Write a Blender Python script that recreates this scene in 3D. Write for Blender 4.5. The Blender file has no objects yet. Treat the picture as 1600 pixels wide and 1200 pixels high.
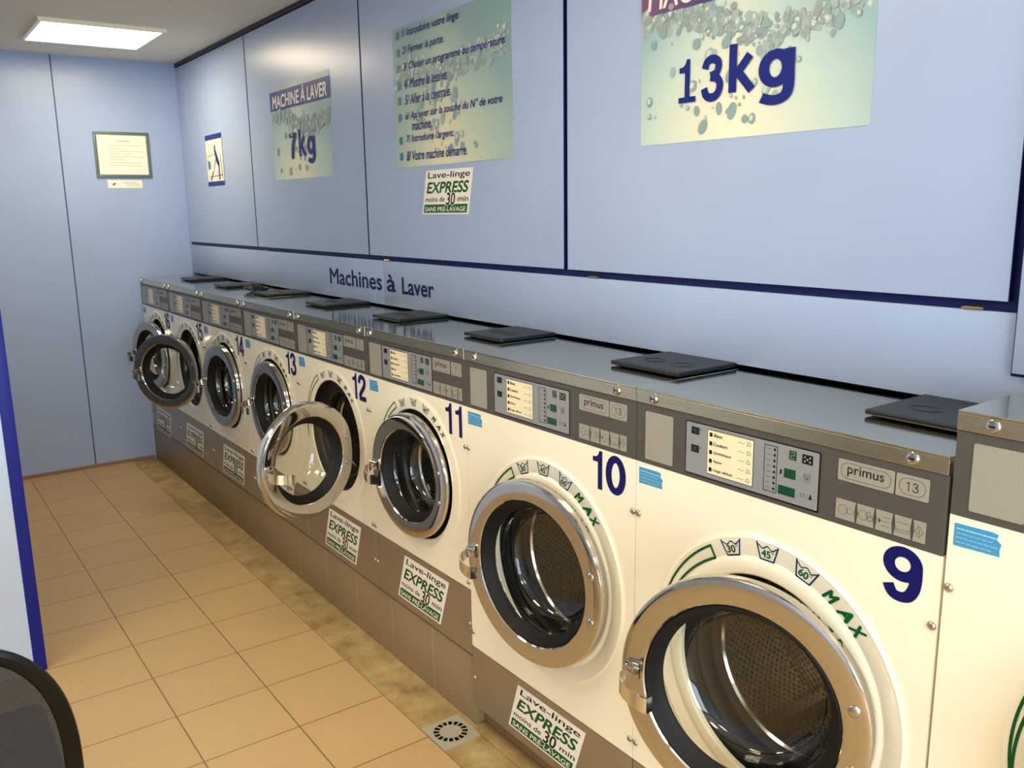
import bpy, bmesh, math, random
from math import sin, cos, pi, radians
from mathutils import Vector, Matrix

C = bpy.context.scene.collection
SC = bpy.context.scene

# ------------------------------------------------------------------ camera
cd = bpy.data.cameras.new('camera')
cam = bpy.data.objects.new('camera', cd)
C.objects.link(cam)
cam.location = (0.68203, -1.35663, 1.61807)
cam.rotation_euler = (1.371651713, 0.015292921, 0.944524618)
cd.sensor_width = 36.0
cd.lens = 1363.236 / 1600 * 36
cd.clip_start = 0.02
SC.camera = cam

# ------------------------------------------------------------------ view
SC.view_settings.view_transform = 'Standard'
SC.view_settings.look = 'None'
SC.view_settings.gamma = 1.0
SC.view_settings.use_curve_mapping = False
SC.view_settings.exposure = 0.0
SC.cycles.use_denoising = True
SC.cycles.max_bounces = 10
SC.cycles.diffuse_bounces = 5
SC.cycles.glossy_bounces = 5
SC.cycles.transparent_max_bounces = 16
SC.cycles.caustics_reflective = False
SC.cycles.caustics_refractive = False
SC.cycles.sample_clamp_indirect = 6

# ------------------------------------------------------------------ world (overcast street sky seen through the shop front)
w = bpy.data.worlds.new('sky'); SC.world = w; w.use_nodes = True
wb = w.node_tree.nodes['Background']
wb.inputs[0].default_value = (0.80, 0.90, 1.0, 1)
wb.inputs[1].default_value = 8.5

def area(name, loc, rot, sx, sy, power, col, portal=False):
    ld = bpy.data.lights.new(name, 'AREA'); ld.shape = 'RECTANGLE'
    ld.size, ld.size_y = sx, sy
    ld.energy = power; ld.color = col
    if portal:
        ld.cycles.is_portal = True
    o = bpy.data.objects.new(name, ld); C.objects.link(o)
    o.location = loc; o.rotation_euler = rot
    return o
# daylight enters through the shop window in the right-hand wall
area('window_portal', (2.86, -1.55, 1.30), (0, radians(90), 0), 2.3, 2.8, 1, (1, 1, 1), True)
CEIL_POWER = 13
CEIL_COL = (1.0, 0.84, 0.61)

# ------------------------------------------------------------------ materials
def lin(c):
    return tuple(((x/255)/12.92 if x/255 <= .04045 else ((x/255+.055)/1.055)**2.4) for x in c) + (1,)

M = {}
def mat(name, rgb, rough=.5, metal=0.0, spec=.5, coat=0.0, emit=None, estr=0):
    m = bpy.data.materials.new(name); m.use_nodes = True
    b = m.node_tree.nodes['Principled BSDF']
    b.inputs['Base Color'].default_value = lin(rgb)
    b.inputs['Roughness'].default_value = rough
    b.inputs['Metallic'].default_value = metal
    b.inputs['Specular IOR Level'].default_value = spec
    b.inputs['Coat Weight'].default_value = coat
    b.inputs['Coat Roughness'].default_value = .08
    if emit:
        b.inputs['Emission Color'].default_value = lin(emit)
        b.inputs['Emission Strength'].default_value = estr
    M[name] = m
    return m

class N:
    """tiny node helper"""
    def __init__(s, m):
        s.t = m.node_tree; s.b = s.t.nodes['Principled BSDF']
    def n(s, typ, **k):
        x = s.t.nodes.new(typ)
        for a, v in k.items(): setattr(x, a, v)
        return x
    def l(s, a, b): s.t.links.new(a, b)
    def math(s, op, a, b=None, c=None):
        x = s.n('ShaderNodeMath', operation=op)
        for i, v in enumerate((a, b, c)):
            if v is None: continue
            if isinstance(v, (int, float)): x.inputs[i].default_value = v
            else: s.l(v, x.inputs[i])
        return x.outputs[0]
    def mix(s, f, a, b):
        x = s.n('ShaderNodeMix', data_type='RGBA')
        for i, v in ((0, f), (6, a), (7, b)):
            if isinstance(v, (int, float)): x.inputs[i].default_value = v
            elif isinstance(v, tuple): x.inputs[i].default_value = v
            else: s.l(v, x.inputs[i])
        return x.outputs[2]
    def noise(s, vec, scale, detail=3, rough=.5):
        x = s.n('ShaderNodeTexNoise'); x.inputs['Scale'].default_value = scale
        x.inputs['Detail'].default_value = detail; x.inputs['Roughness'].default_value = rough
        if vec is not None: s.l(vec, x.inputs['Vector'])
        return x.outputs['Fac']
    def ramp(s, f, stops):
        x = s.n('ShaderNodeValToRGB'); s.l(f, x.inputs[0])
        e = x.color_ramp.elements
        while len(e) < len(stops): e.new(.5)
        for q, (p, c) in zip(e, stops): q.position = p; q.color = c
        return x.outputs[0]
    def bump(s, h, strength, dist=.01):
        x = s.n('ShaderNodeBump'); x.inputs['Strength'].default_value = strength
        x.inputs['Distance'].default_value = dist
        s.l(h, x.inputs['Height']); s.l(x.outputs[0], s.b.inputs['Normal'])
    def obj(s): return s.n('ShaderNodeTexCoord').outputs['Object']
    def uv(s): return s.n('ShaderNodeTexCoord').outputs['UV']
    def xyz(s, v):
        x = s.n('ShaderNodeSeparateXYZ'); s.l(v, x.inputs[0]); return x.outputs
    def mapping(s, v, scale):
        x = s.n('ShaderNodeMapping'); s.l(v, x.inputs[0]); x.inputs['Scale'].default_value = scale
        return x.outputs[0]

# painted laminate panels
for nm, rgb, ro in (('blue_panel', (166, 186, 220), .30), ('pale_blue', (196, 214, 238), .30)):
    m = mat(nm, rgb, ro, spec=.45); q = N(m)
    f = q.noise(q.obj(), 2.5, 2)
    q.l(q.mix(q.ramp(f, [(.3, (0, 0, 0, 1)), (.7, (1, 1, 1, 1))]), lin(rgb), lin(tuple(int(c*.97) for c in rgb))), q.b.inputs['Base Color'])
    q.bump(q.noise(q.obj(), 260, 1), .03, .001)
mat('navy', (10, 22, 84), .45, spec=.3)
mat('seam_blue', (70, 84, 120), .5)
mat('navy_bright', (20, 34, 136), .45, spec=.3)
mat('navy_ink', (5, 10, 92), .5, spec=.25)
mat('green_ink', (4, 88, 42), .5, spec=.25)
mat('black_ink', (18, 16, 32), .5, spec=.25)
mat('grey_ink', (95, 92, 88), .5)
mat('white_paint', (252, 244, 218), .16, spec=.5, coat=.3)
mat('cavity_dark', (12, 12, 13), .8)
mat('rubber', (9, 9, 9), .6, spec=.3)
mat('dark_rim', (48, 46, 44), .35, .6)
mat('soap_lid', (20, 22, 28), .42)
mat('fascia', (84, 80, 75), .42, .15)
mat('plate_grey', (158, 154, 142), .4, .1)
mat('plate_line', (60, 58, 54), .5)
mat('panel_silver', (150, 152, 154), .35, .2)
mat('card', (242, 230, 192), .45)
mat('led_green', (8, 70, 42), .25)
mat('led_dark', (14, 16, 18), .25)
mat('tape_blue', (64, 150, 200), .35)
mat('tape_print', (170, 208, 226), .4)
mat('sticker_white', (246, 242, 228), .35)
mat('paper', (248, 242, 220), .5)
mat('frame_green', (92, 112, 104), .35)
mat('teal_bullet', (40, 130, 160), .4)
mat('poster_ink', (10, 30, 122), .5, spec=.25)
mat('splash_a', (160, 178, 176), .4)
mat('splash_b', (134, 162, 168), .4)
mat('splash_c', (146, 158, 156), .4)
mat('drop_light', (200, 212, 200), .4)
mat('white_ink', (236, 228, 214), .4)
mat('brass', (170, 150, 110), .3, .9)
mat('screw_steel', (190, 182, 165), .18, 1.0)
mat('chrome', (198, 194, 188), .07, 1.0)
mat('handle_chrome', (232, 226, 216), .16, 1.0)
mat('chrome_soft', (190, 184, 174), .14, 1.0)
mat('chair_black', (8, 8, 9), .30, spec=.32)
mat('chair_fabric', (15, 15, 16), .85)
mat('cable', (10, 10, 10), .5)
mat('dirt', (60, 48, 32), .9)
mat('drain_plastic', (172, 166, 144), .45)
mat('ceiling_edge', (34, 36, 60), .5)

def brushed(name, rgb, rough, along, metal=1.0):
    m = mat(name, rgb, rough, metal); q = N(m)
    sc = (2, 500, 500) if along == 'x' else (500, 2, 500)
    f = q.noise(q.mapping(q.obj(), sc), 1, 2)
    q.l(q.math('MULTIPLY_ADD', f, .06, rough-.03), q.b.inputs['Roughness'])
    g = q.noise(q.obj(), 4, 2)
    q.l(q.mix(g, lin(rgb), lin(tuple(int(c*.94) for c in rgb))), q.b.inputs['Base Color'])
    return m
brushed('lid_steel', (212, 205, 184), .12, 'x')
brushed('strip_steel', (208, 196, 168), .27, 'x')
brushed('kick_steel', (176, 166, 150), .34, 'x', .8)

# tiled floor
def tiles(name, rgb, grout, x0, px, y0, py, g, axes=(0, 1), rough=.45):
    m = mat(name, rgb, rough); q = N(m)
    o = q.obj(); c = q.xyz(o)
    a = q.math('DIVIDE', q.math('SUBTRACT', c[axes[0]], x0), px)
    fa = q.math('ABSOLUTE', q.math('SUBTRACT', q.math('FRACT', q.math('ADD', a, 100.5)), .5))
    la = q.math('LESS_THAN', fa, g/px)
    if py:
        b = q.math('DIVIDE', q.math('SUBTRACT', c[axes[1]], y0), py)
        fb = q.math('ABSOLUTE', q.math('SUBTRACT', q.math('FRACT', q.math('ADD', b, 100.5)), .5))
        lb = q.math('LESS_THAN', fb, g/py)
        line = q.math('MAXIMUM', la, lb)
        cell = q.n('ShaderNodeCombineXYZ')
        q.l(q.math('FLOOR', a), cell.inputs[0]); q.l(q.math('FLOOR', b), cell.inputs[1])
        wn = q.n('ShaderNodeTexWhiteNoise'); q.l(cell.outputs[0], wn.inputs['Vector'])
        per = wn.outputs['Value']
    else:
        line = la; per = q.noise(o, 1, 1)
    sp = q.noise(o, 340, 2, .7); blot = q.noise(o, 7, 4, .6)
    k = tuple(int(v*.88) for v in rgb); k2 = tuple(min(255, int(v*1.05)) for v in rgb)
    col = q.mix(q.math('MULTIPLY', per, .55), lin(rgb), lin(tuple(int(v*.955) for v in rgb)))
    col = q.mix(q.ramp(sp, [(.38, (0, 0, 0, 1)), (.62, (.35, .35, .35, 1))]), col, lin(k))
    col = q.mix(q.ramp(blot, [(.55, (0, 0, 0, 1)), (.8, (.4, .4, .4, 1))]), col, lin(k2))
    col = q.mix(line, col, lin(grout))
    q.l(col, q.b.inputs['Base Color'])
    q.bump(q.math('SUBTRACT', 1, line), .5, .0015)
    return m
tiles('floor_tile', (200, 166, 114), (122, 92, 58), -2.97, .2985, -.147, .302, .0022)
tiles('plinth_tile', (150, 128, 96), (176, 156, 126), -2.285, .2905, 0, 0, .0016, (0, 2), .4)
tiles('plinth_tile_red', (150, 116, 84), (110, 92, 66), -1.33, .15, 0, 0, .002, (0, 2), .6)
m = mat('dirty_screed', (176, 148, 98), .75); q = N(m)
o_ = q.obj(); n1 = q.noise(o_, 9, 6, .65); n2 = q.noise(o_, 3, 3); n3 = q.noise(o_, 60, 3)
c1 = q.ramp(n1, [(.28, lin((128, 102, 62))), (.45, lin((168, 142, 92))), (.6, lin((188, 162, 108))), (.75, lin((206, 186, 138)))])
c2 = q.mix(q.ramp(n2, [(.4, (0, 0, 0, 1)), (.65, (.5, .5, .5, 1))]), c1, lin((150, 120, 74)))
q.l(c2, q.b.inputs['Base Color']); q.bump(n3, .35, .003)
m = mat('ceiling', (240, 232, 216), .85); q = N(m); q.bump(q.noise(q.obj(), 90, 3), .1, .002)
m = mat('far_wall', (160, 172, 190), .5)
mat('window_frame', (200, 204, 210), .4, .4)

# perforated drum steel
m = mat('drum_steel', (120, 108, 96), .24, .7); q = N(m)
uv = q.uv(); c = q.xyz(uv)
def lattice(off, r=.27, p=.0190):
    a = q.math('SUBTRACT', q.math('FRACT', q.math('ADD', q.math('DIVIDE', c[0], p), 50+off)), .5)
    b = q.math('SUBTRACT', q.math('FRACT', q.math('ADD', q.math('DIVIDE', c[1], p), 50+off)), .5)
    return q.math('SQRT', q.math('ADD', q.math('MULTIPLY', a, a), q.math('MULTIPLY', b, b)))
d = q.math('MINIMUM', lattice(0), lattice(.5))
hole = q.math('LESS_THAN', d, .21)
q.l(q.mix(hole, lin((172, 160, 142)), lin((14, 12, 10))), q.b.inputs['Base Color'])
q.l(q.math('SUBTRACT', .8, q.math('MULTIPLY', hole, .8)), q.b.inputs['Metallic'])
q.l(q.math('MULTIPLY_ADD', hole, .5, .26), q.b.inputs['Roughness'])
q.bump(q.ramp(d, [(.16, (0, 0, 0, 1)), (.30, (1, 1, 1, 1))]), .25, .0012)

# clear door glass (thin) and the shop-front pane
for nm, tint, base in (('door_glass', (.91, .92, .88, 1), .075), ('window_glass', (.96, .97, .97, 1), .03)):
    m = mat(nm, (235, 240, 236), .03); t = m.node_tree; q = N(m)
    gl = q.n('ShaderNodeBsdfGlossy'); gl.inputs['Roughness'].default_value = .015
    tr = q.n('ShaderNodeBsdfTransparent'); tr.inputs[0].default_value = tint
    lw = q.n('ShaderNodeLayerWeight'); lw.inputs['Blend'].default_value = .5
    fr_ = q.math('MULTIPLY_ADD', q.math('POWER', lw.outputs['Facing'], 5), .9, base)
    mx = q.n('ShaderNodeMixShader'); q.l(fr_, mx.inputs[0]); q.l(tr.outputs[0], mx.inputs[1]); q.l(gl.outputs[0], mx.inputs[2])
    q.l(mx.outputs[0], t.nodes['Material Output'].inputs[0])
# woven chair mesh
m = mat('chair_mesh', (34, 35, 38), .45); t = m.node_tree; q = N(m)
c = q.xyz(q.uv())
def lat(off, p=.0042):
    a = q.math('SUBTRACT', q.math('FRACT', q.math('ADD', q.math('DIVIDE', c[0], p), 50+off)), .5)
    b = q.math('SUBTRACT', q.math('FRACT', q.math('ADD', q.math('DIVIDE', c[1], p), 50+off)), .5)
    return q.math('SQRT', q.math('ADD', q.math('MULTIPLY', a, a), q.math('MULTIPLY', b, b)))
hol = q.math('LESS_THAN', q.math('MINIMUM', lat(0), lat(.5)), .10)
tr = q.n('ShaderNodeBsdfTransparent')
mx = q.n('ShaderNodeMixShader'); q.l(hol, mx.inputs[0]); q.l(q.b.outputs[0], mx.inputs[1]); q.l(tr.outputs[0], mx.inputs[2])
q.l(mx.outputs[0], t.nodes['Material Output'].inputs[0])
# printed poster ground: aqua at the edges and top, cream low in the middle
def poster_mat(name, top, edge, mid):
    m = mat(name, mid, .38); q = N(m)
    c = q.xyz(q.uv())
    dx = q.math('ABSOLUTE', q.math('SUBTRACT', c[0], .45))
    f = q.math('ADD', q.math('MULTIPLY', dx, 1.3), q.math('MULTIPLY', q.math('POWER', c[1], 1.4), .75))
    f = q.math('ADD', f, q.math('MULTIPLY', q.noise(q.uv(), 5, 3), .12))
    q.l(q.ramp(f, [(.15, lin(mid)), (.62, lin(edge)), (1.0, lin(top))]), q.b.inputs['Base Color'])
poster_mat('poster_print', (146, 180, 186), (190, 212, 204), (238, 233, 206))
poster_mat('poster_print_green', (136, 168, 172), (174, 194, 182), (230, 224, 190))
m = mat('strip_print_flare', (30, 40, 130), .4); q = N(m); c = q.xyz(q.uv())
q.l(q.ramp(c[0], [(0.0, lin((120, 80, 120))), (.35, lin((60, 50, 120))), (.6, lin((14, 30, 130)))]), q.b.inputs['Base Color'])  # navy print with a pink-purple light flare painted in towards the left

# ------------------------------------------------------------------ mesh builder
_txt = {}
def text_mesh(s, bold=0.0, shear=0.0):
    k = (s, bold, shear)
    if k not in _txt:
        cu = bpy.data.curves.new('lettering', 'FONT'); cu.body = s; cu.size = 1; cu.shear = shear
        cu.resolution_u = 5; cu.fill_mode = 'FRONT'
        ob = bpy.data.objects.new('lettering', cu); C.objects.link(ob)
        bpy.context.view_layer.update()
        me = bpy.data.meshes.new_from_object(ob.evaluated_get(bpy.context.evaluated_depsgraph_get()))
        V = [(v.co.x, v.co.y) for v in me.vertices]; F = [tuple(p.vertices) for p in me.polygons]
        bpy.data.objects.remove(ob); bpy.data.meshes.remove(me); bpy.data.curves.remove(cu)
        x0 = min(v[0] for v in V); x1 = max(v[0] for v in V); y0 = min(v[1] for v in V); y1 = max(v[1] for v in V)
        base = len(V); Z = [0]*base; V0 = list(V); F0 = list(F)
        if bold:      # heavier strokes: the glyphs laid over themselves a little apart
            for i, (dx, dy) in enumerate(((bold, 0), (-bold, 0), (0, bold), (0, -bold), (bold*.7, bold*.7), (-bold*.7, -bold*.7))):
                o = len(V); V += [(x+dx, y+dy) for x, y in V0]; F += [tuple(o+j for j in f) for f in F0]; Z += [i+1]*base
            x0 -= bold; x1 += bold; y0 -= bold; y1 += bold
        _txt[k] = ([((x-x0)/(x1-x0), (y-y0)/(y1-y0), z) for (x, y), z in zip(V, Z)], F, (x1-x0)/(y1-y0))
    return _txt[k]

def smooth_path(P, n=6):
    out = []
    for i in range(len(P)-1):
        p0 = P[max(i-1, 0)]; p1 = P[i]; p2 = P[i+1]; p3 = P[min(i+2, len(P)-1)]
        for k in range(n):
            t = k/n
            out.append(tuple(.5*((2*p1[d])+(-p0[d]+p2[d])*t+(2*p0[d]-5*p1[d]+4*p2[d]-p3[d])*t*t+(-p0[d]+3*p1[d]-3*p2[d]+p3[d])*t**3) for d in (0, 1)))
    out.append(P[-1]); return out
def ribbon(P, wd, closed=False):
    n = len(P); V = []
    for i in range(n):
        a = Vector(P[i-1] if (i or closed) else P[0]); b = Vector(P[(i+1) % n] if (i < n-1 or closed) else P[-1])
        d = (b-a).normalized(); q_ = Vector((-d[1], d[0]))*wd/2; p = Vector(P[i]); V += [tuple(p+q_), tuple(p-q_)]
    m_ = n if closed else n-1
    return V, [(2*i, 2*i+1, (2*i+3) % (2*n), (2*i+2) % (2*n)) for i in range(m_)]
ST = .185
ell = lambda cx, cy, rx, ry, n=40: [(cx+rx*cos(2*pi*k/n), cy+ry*sin(2*pi*k/n)) for k in range(n)]
NINE = [(.525, .70), (.527, .50), (.505, .30), (.43, .14), (.31, .085), (.18, .12), (.105, .27)]
DIG = {
 '0': [(ell(.31, .5, .215, .41), True)],
 '9': [(ell(.31, .685, .215, .225), True), (smooth_path(NINE), False)],
 '6': [([(.62-x, 1-y) for x, y in ell(.31, .685, .215, .225)], True), ([(.62-x, 1-y) for x, y in smooth_path(NINE)], False)],
 '2': [(smooth_path([(.095, .66), (.13, .82), (.22, .905), (.32, .915), (.44, .88), (.51, .78), (.50, .65), (.42, .52), (.29, .38), (.17, .24), (.12, .13)]), False), ([(.07, .09), (.60, .09)], False)],
 '3': [(smooth_path([(.10, .72), (.15, .85), (.26, .915), (.38, .90), (.475, .83), (.48, .70), (.41, .59), (.26, .545)]), False),
       (smooth_path([(.26, .53), (.42, .50), (.52, .40), (.53, .27), (.47, .15), (.36, .085), (.23, .09), (.13, .16), (.085, .30)]), False)],
 '4': [([(.44, 0), (.44, 1)], False), ([(.44, .95), (.08, .34)], False), ([(.0, .28), (.62, .28)], False)],
 '5': [([(.55, .915), (.14, .915)], False), ([(.20, .98), (.13, .46)], False), (smooth_path([(.14, .52), (.22, .585), (.34, .60), (.46, .54), (.53, .42), (.53, .27), (.46, .14), (.33, .08), (.19, .11), (.09, .25)]), False)],
 'k': [([(.10, 0), (.10, 1)], False), ([(.16, .33), (.50, .73)], False), ([(.22, .42), (.56, 0)], False)],
 'g': [(ell(.29, .66, .20, .26), True), (smooth_path([(.52, .985), (.52, .60), (.52, .30), (.47, .14), (.34, .075), (.20, .085), (.06, .14)]), False)],
 '7': [([(.04, .91), (.58, .91)], False), (smooth_path([(.51, .92), (.38, .66), (.28, .36), (.24, 0)]), False)],
}
def digit_mesh(c, ST=ST):
    k = 'digit'+c+str(ST)
    if k not in _txt:
        if c == '1' and ST < .1: V = [(.5, 0), (.5, 1), (.43, 1), (.36, .90), (.2, .83), (.2, .76), (.42, .82), (.42, 0)]; F = [(0, 1, 2, 6, 7), (2, 3, 4, 5, 6)]; Z = [0]*8
        elif c in '1I':
            V = [(.5, 0), (.5, 1), (.37, 1), (.33, .90), (.24, .835), (.08, .82), (.08, .70), (.305, .70), (.305, 0)]; F = [(0, 1, 2, 3, 7, 8), (3, 4, 5, 6, 7)]; Z = [0]*9
            if c == 'I': V += [(.06, 0), (.74, 0), (.74, .13), (.06, .13)]; F += [(9, 10, 11, 12)]; Z += [1]*4
        else:
            V = []; F = []; Z = []
            for i, (P, cl) in enumerate(DIG[c]):
                v, f = ribbon(P, ST if c not in '04' else ST*.98, cl); o = len(V); V += v; F += [tuple(o+j for j in q_) for q_ in f]; Z += [i]*len(v)
        x0 = min(v[0] for v in V); x1 = max(v[0] for v in V); y0 = min(v[1] for v in V); y1 = max(v[1] for v in V)
        _txt[k] = ([((x-x0)/(x1-x0), (y-y0)/(y1-y0), z) for (x, y), z in zip(V, Z)], F, (x1-x0)/(y1-y0))
    return _txt[k]

class MB:
    def __init__(s): s.v = []; s.f = []; s.m = []; s.uv = []; s.mats = []
    def mi(s, name):
        if name not in s.mats: s.mats.append(name)
        return s.mats.index(name)
    def add(s, V, F, mt, UV=None):
        b = len(s.v); s.v += [tuple(p) for p in V]; k = s.mi(mt)
        for f in F:
            s.f.append(tuple(b+i for i in f)); s.m.append(k)
            s.uv.append([UV[i] for i in f] if UV else None)
        return s
    def box(s, x0, x1, y0, y1, z0, z1, mt, bev=0.0, seg=2):
        bm = bmesh.new(); bmesh.ops.create_cube(bm, size=1)
        for v in bm.verts:
            v.co = Vector(((x0+x1)/2+v.co.x*(x1-x0), (y0+y1)/2+v.co.y*(y1-y0), (z0+z1)/2+v.co.z*(z1-z0)))
        if bev: bmesh.ops.bevel(bm, geom=bm.edges[:], offset=bev, segments=seg, affect='EDGES', profile=.5)
        bm.verts.index_update()
        s.add([v.co.copy() for v in bm.verts], [[v.index for v in f.verts] for f in bm.faces], mt); bm.free(); return s
    def lathe(s, cx, cz, prof, mt, n=96, close=False, uvm=None):
        """prof: (r, y) turned about the axis parallel to y through (cx, cz)"""
        V = []; UV = []; arc = 0; R0 = max(p[0] for p in prof)
        for i, (r, y) in enumerate(prof):
            if i: arc += math.hypot(r-prof[i-1][0], y-prof[i-1][1])
            for j in range(n+1):
                a = 2*pi*j/n
                V.append((cx+r*cos(a), y, cz+r*sin(a)))
                UV.append((r*cos(a), r*sin(a)) if uvm == 'disc' else (a*R0, arc))
        F = []
        for i in range(len(prof)-1):
            for j in range(n):
                a = i*(n+1)+j
                F.append((a, a+1, a+n+2, a+n+1))
        return s.add(V, F, mt, UV if uvm else None)
    def tube(s, pts, r, mt, n=10, caps=True):
        pts = [Vector(p) for p in pts]; V = []; up = Vector((.123, .31, .94)).normalized()
        for i, p in enumerate(pts):
            d = (pts[min(i+1, len(pts)-1)]-pts[max(i-1, 0)]).normalized()
            a = d.cross(up)
            if a.length < .05: a = d.cross(Vector((1, 0, 0)))
            a.normalize(); b = d.cross(a)
            for j in range(n):
                t = 2*pi*j/n; V.append(p+a*r*cos(t)+b*r*sin(t))
        F = [(i*n+j, i*n+(j+1) % n, (i+1)*n+(j+1) % n, (i+1)*n+j) for i in range(len(pts)-1) for j in range(n)]
        if caps: F += [tuple(range(n)), tuple(range((len(pts)-1)*n, len(pts)*n))[::-1]]
        return s.add(V, F, mt)
    def slab(s, poly, y, th, mt, uvbox=None):
        """polygon in the xz plane, front face at y, thickness th behind it"""
        n = len(poly); V = [(x, y, z) for x, z in poly]+[(x, y+th, z) for x, z in poly]
        F = [tuple(range(n)), tuple(range(n, 2*n))[::-1]]+[(i, i+n, (i+1) % n+n, (i+1) % n) for i in range(n)]
        UV = None
        if uvbox:
            x0, x1, z0, z1 = uvbox; UV = [((p[0]-x0)/(x1-x0), (p[2]-z0)/(z1-z0)) for p in V]
        return s.add(V, F, mt, UV)
    def rect(s, x0, x1, z0, z1, y, mt, th=.001, r=0.0, uv=False):
        if r:
            P = []
            for cx, cz, a0 in ((x1-r, z1-r, 0), (x0+r, z1-r, 90), (x0+r, z0+r, 180), (x1-r, z0+r, 270)):
                P += [(cx+r*cos(radians(a0+k*18)), cz+r*sin(radians(a0+k*18))) for k in range(6)]
        else: P = [(x0, z0), (x1, z0), (x1, z1), (x0, z1)]
        return s.slab(P, y, th, mt, (x0, x1, z0, z1) if uv else None)
    def line(s, pts, wd, y, mt, closed=False, f=None):
        """flat printed stroke along a polyline in the xz plane"""
        n = len(pts)
        for i in range(n if closed else n-1):
            a = Vector(pts[i]); b = Vector(pts[(i+1) % n]); d = b-a
            if d.length < 1e-7: continue
            d.normalize(); p = Vector((-d[1], d[0]))*wd/2; e = d*wd/2*.8
            Q = [a-e-p, b+e-p, b+e+p, a-e+p]
            s.add([(v[0], y-1.5e-5*(i % 3), v[1]) for v in Q], [(0, 1, 2, 3)], mt)
        return s
    def text(s, st, x0, x1, z0, z1, y, mt, bold=0.0, shear=0.0, f=None):
        V, F, _ = digit_mesh(st) if bold == 'digit' else digit_mesh(st, .085) if bold == 'thin' else text_mesh(st, bold, shear)
        P = [(x0+u*(x1-x0), z0+w_*(z1-z0)) for u, w_, z_ in V]
        if f: P = [f(*p) for p in P]
        return s.add([(p[0], y-2e-5*q_[2], p[1]) for p, q_ in zip(P, V)], F, mt)
    def disc(s, cx, cz, r, y, mt, n=16, rz=None, rot=0):
        rz = rz or r; ca, sa = cos(rot), sin(rot)
        P = []
        for k in range(n):
            a = 2*pi*k/n; u, v = r*cos(a), rz*sin(a); P.append((cx+u*ca-v*sa, cz+u*sa+v*ca))
        return s.add([(p[0], y, p[1]) for p in P], [tuple(range(n))], mt)
    def xf(s, fn): s.v = [tuple(fn(*p)) for p in s.v]; return s
    def mesh(s, name, off=(0, 0, 0), smooth=35):
        me = bpy.data.meshes.new(name)
        me.from_pydata([(a-off[0], b-off[1], c-off[2]) for a, b, c in s.v], [], s.f)
        for k in s.mats: me.materials.append(M[k])
        me.polygons.foreach_set('material_index', s.m)
        if any(s.uv):
            lay = me.uv_layers.new(name='UVMap'); k = 0
            for u in s.uv:
                pass
            for p, u in zip(me.polygons, s.uv):
                if u:
                    for li, q_ in zip(p.loop_indices, u): lay.data[li].uv = q_
        me.update()
        bm = bmesh.new(); bm.from_mesh(me)
        bmesh.ops.remove_doubles(bm, verts=bm.verts, dist=1e-6)
        bmesh.ops.recalc_face_normals(bm, faces=bm.faces)
        bm.to_mesh(me); bm.free()
        if smooth:
            me.polygons.foreach_set('use_smooth', [True]*len(me.polygons))
            me.set_sharp_from_angle(angle=radians(smooth))
        return me
    def build(s, name, parent=None, off=(0, 0, 0), smooth=35):
        o = bpy.data.objects.new(name, s.mesh(name, off, smooth)); C.objects.link(o)
        if parent: o.parent = parent
        return o

def tag(o, label=None, cat=None, group=None, kind=None):
    for k, v in (('label', label), ('category', cat), ('group', group), ('kind', kind)):
        if v: o[k] = v
    return o
def empty(name, loc, label, cat, group=None, rz=0):
    o = bpy.data.objects.new(name, None); C.objects.link(o); o.location = loc; o.rotation_euler = (0, 0, rz)
    o.empty_display_size = .1
    return tag(o, label, cat, group)

# ================================================================== the room
XL, XR = -5.36, 2.85
YB, YF = .80, -3.30
ZC = 2.558
YW = .357                      # face of the blue panelling above the machines
def struct(name, mb, **k): return tag(mb.build(name, **k), kind='structure')

fl = MB()
fl.add([(XL, YF, 0), (XR, YF, 0), (XR, -.147, 0), (XL, -.147, 0)], [(0, 1, 2, 3)], 'floor_tile')
fl.add([(XL, -.147, -.004), (XR, -.147, -.004), (XR, YB, -.004), (XL, YB, -.004)], [(0, 1, 2, 3)], 'dirty_screed')
fl.add([(XL, -.147, 0), (XR, -.147, 0), (XR, -.147, -.004), (XL, -.147, -.004)], [(0, 1, 2, 3)], 'floor_tile')
fl.box(XL, XR, YF, YB, -.06, -.02, 'cavity_dark')
struct('floor', fl)
LX0, LX1, LY0, LY1 = -4.86, -4.26, -.58, .02
struct('ceiling', MB().box(XL-.05, XR+.05, YF-.05, YB+.05, ZC, ZC+.05, 'ceiling'))
wl = MB()
wl.box(XL-.05, XL, -.362, YB, -.06, ZC, 'blue_panel')
wl.box(XL-.05, XL-.003, -.370, -.362, -.06, ZC, 'seam_blue')
wl.box(XL-.05, XL, YF, -.370, -.06, ZC, 'blue_panel')
struct('wall_left', wl)
struct('baseboard_left', MB().box(XL, XL+.012, YF, -.0, 0, .02, 'plinth_tile_red'))
struct('wall_rear', MB().box(XL, XR, YB, YB+.05, -.06, ZC, 'cavity_dark'))
struct('wall_front', MB().box(XL, XR, YF-.05, YF, -.06, ZC, 'far_wall'))
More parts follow.
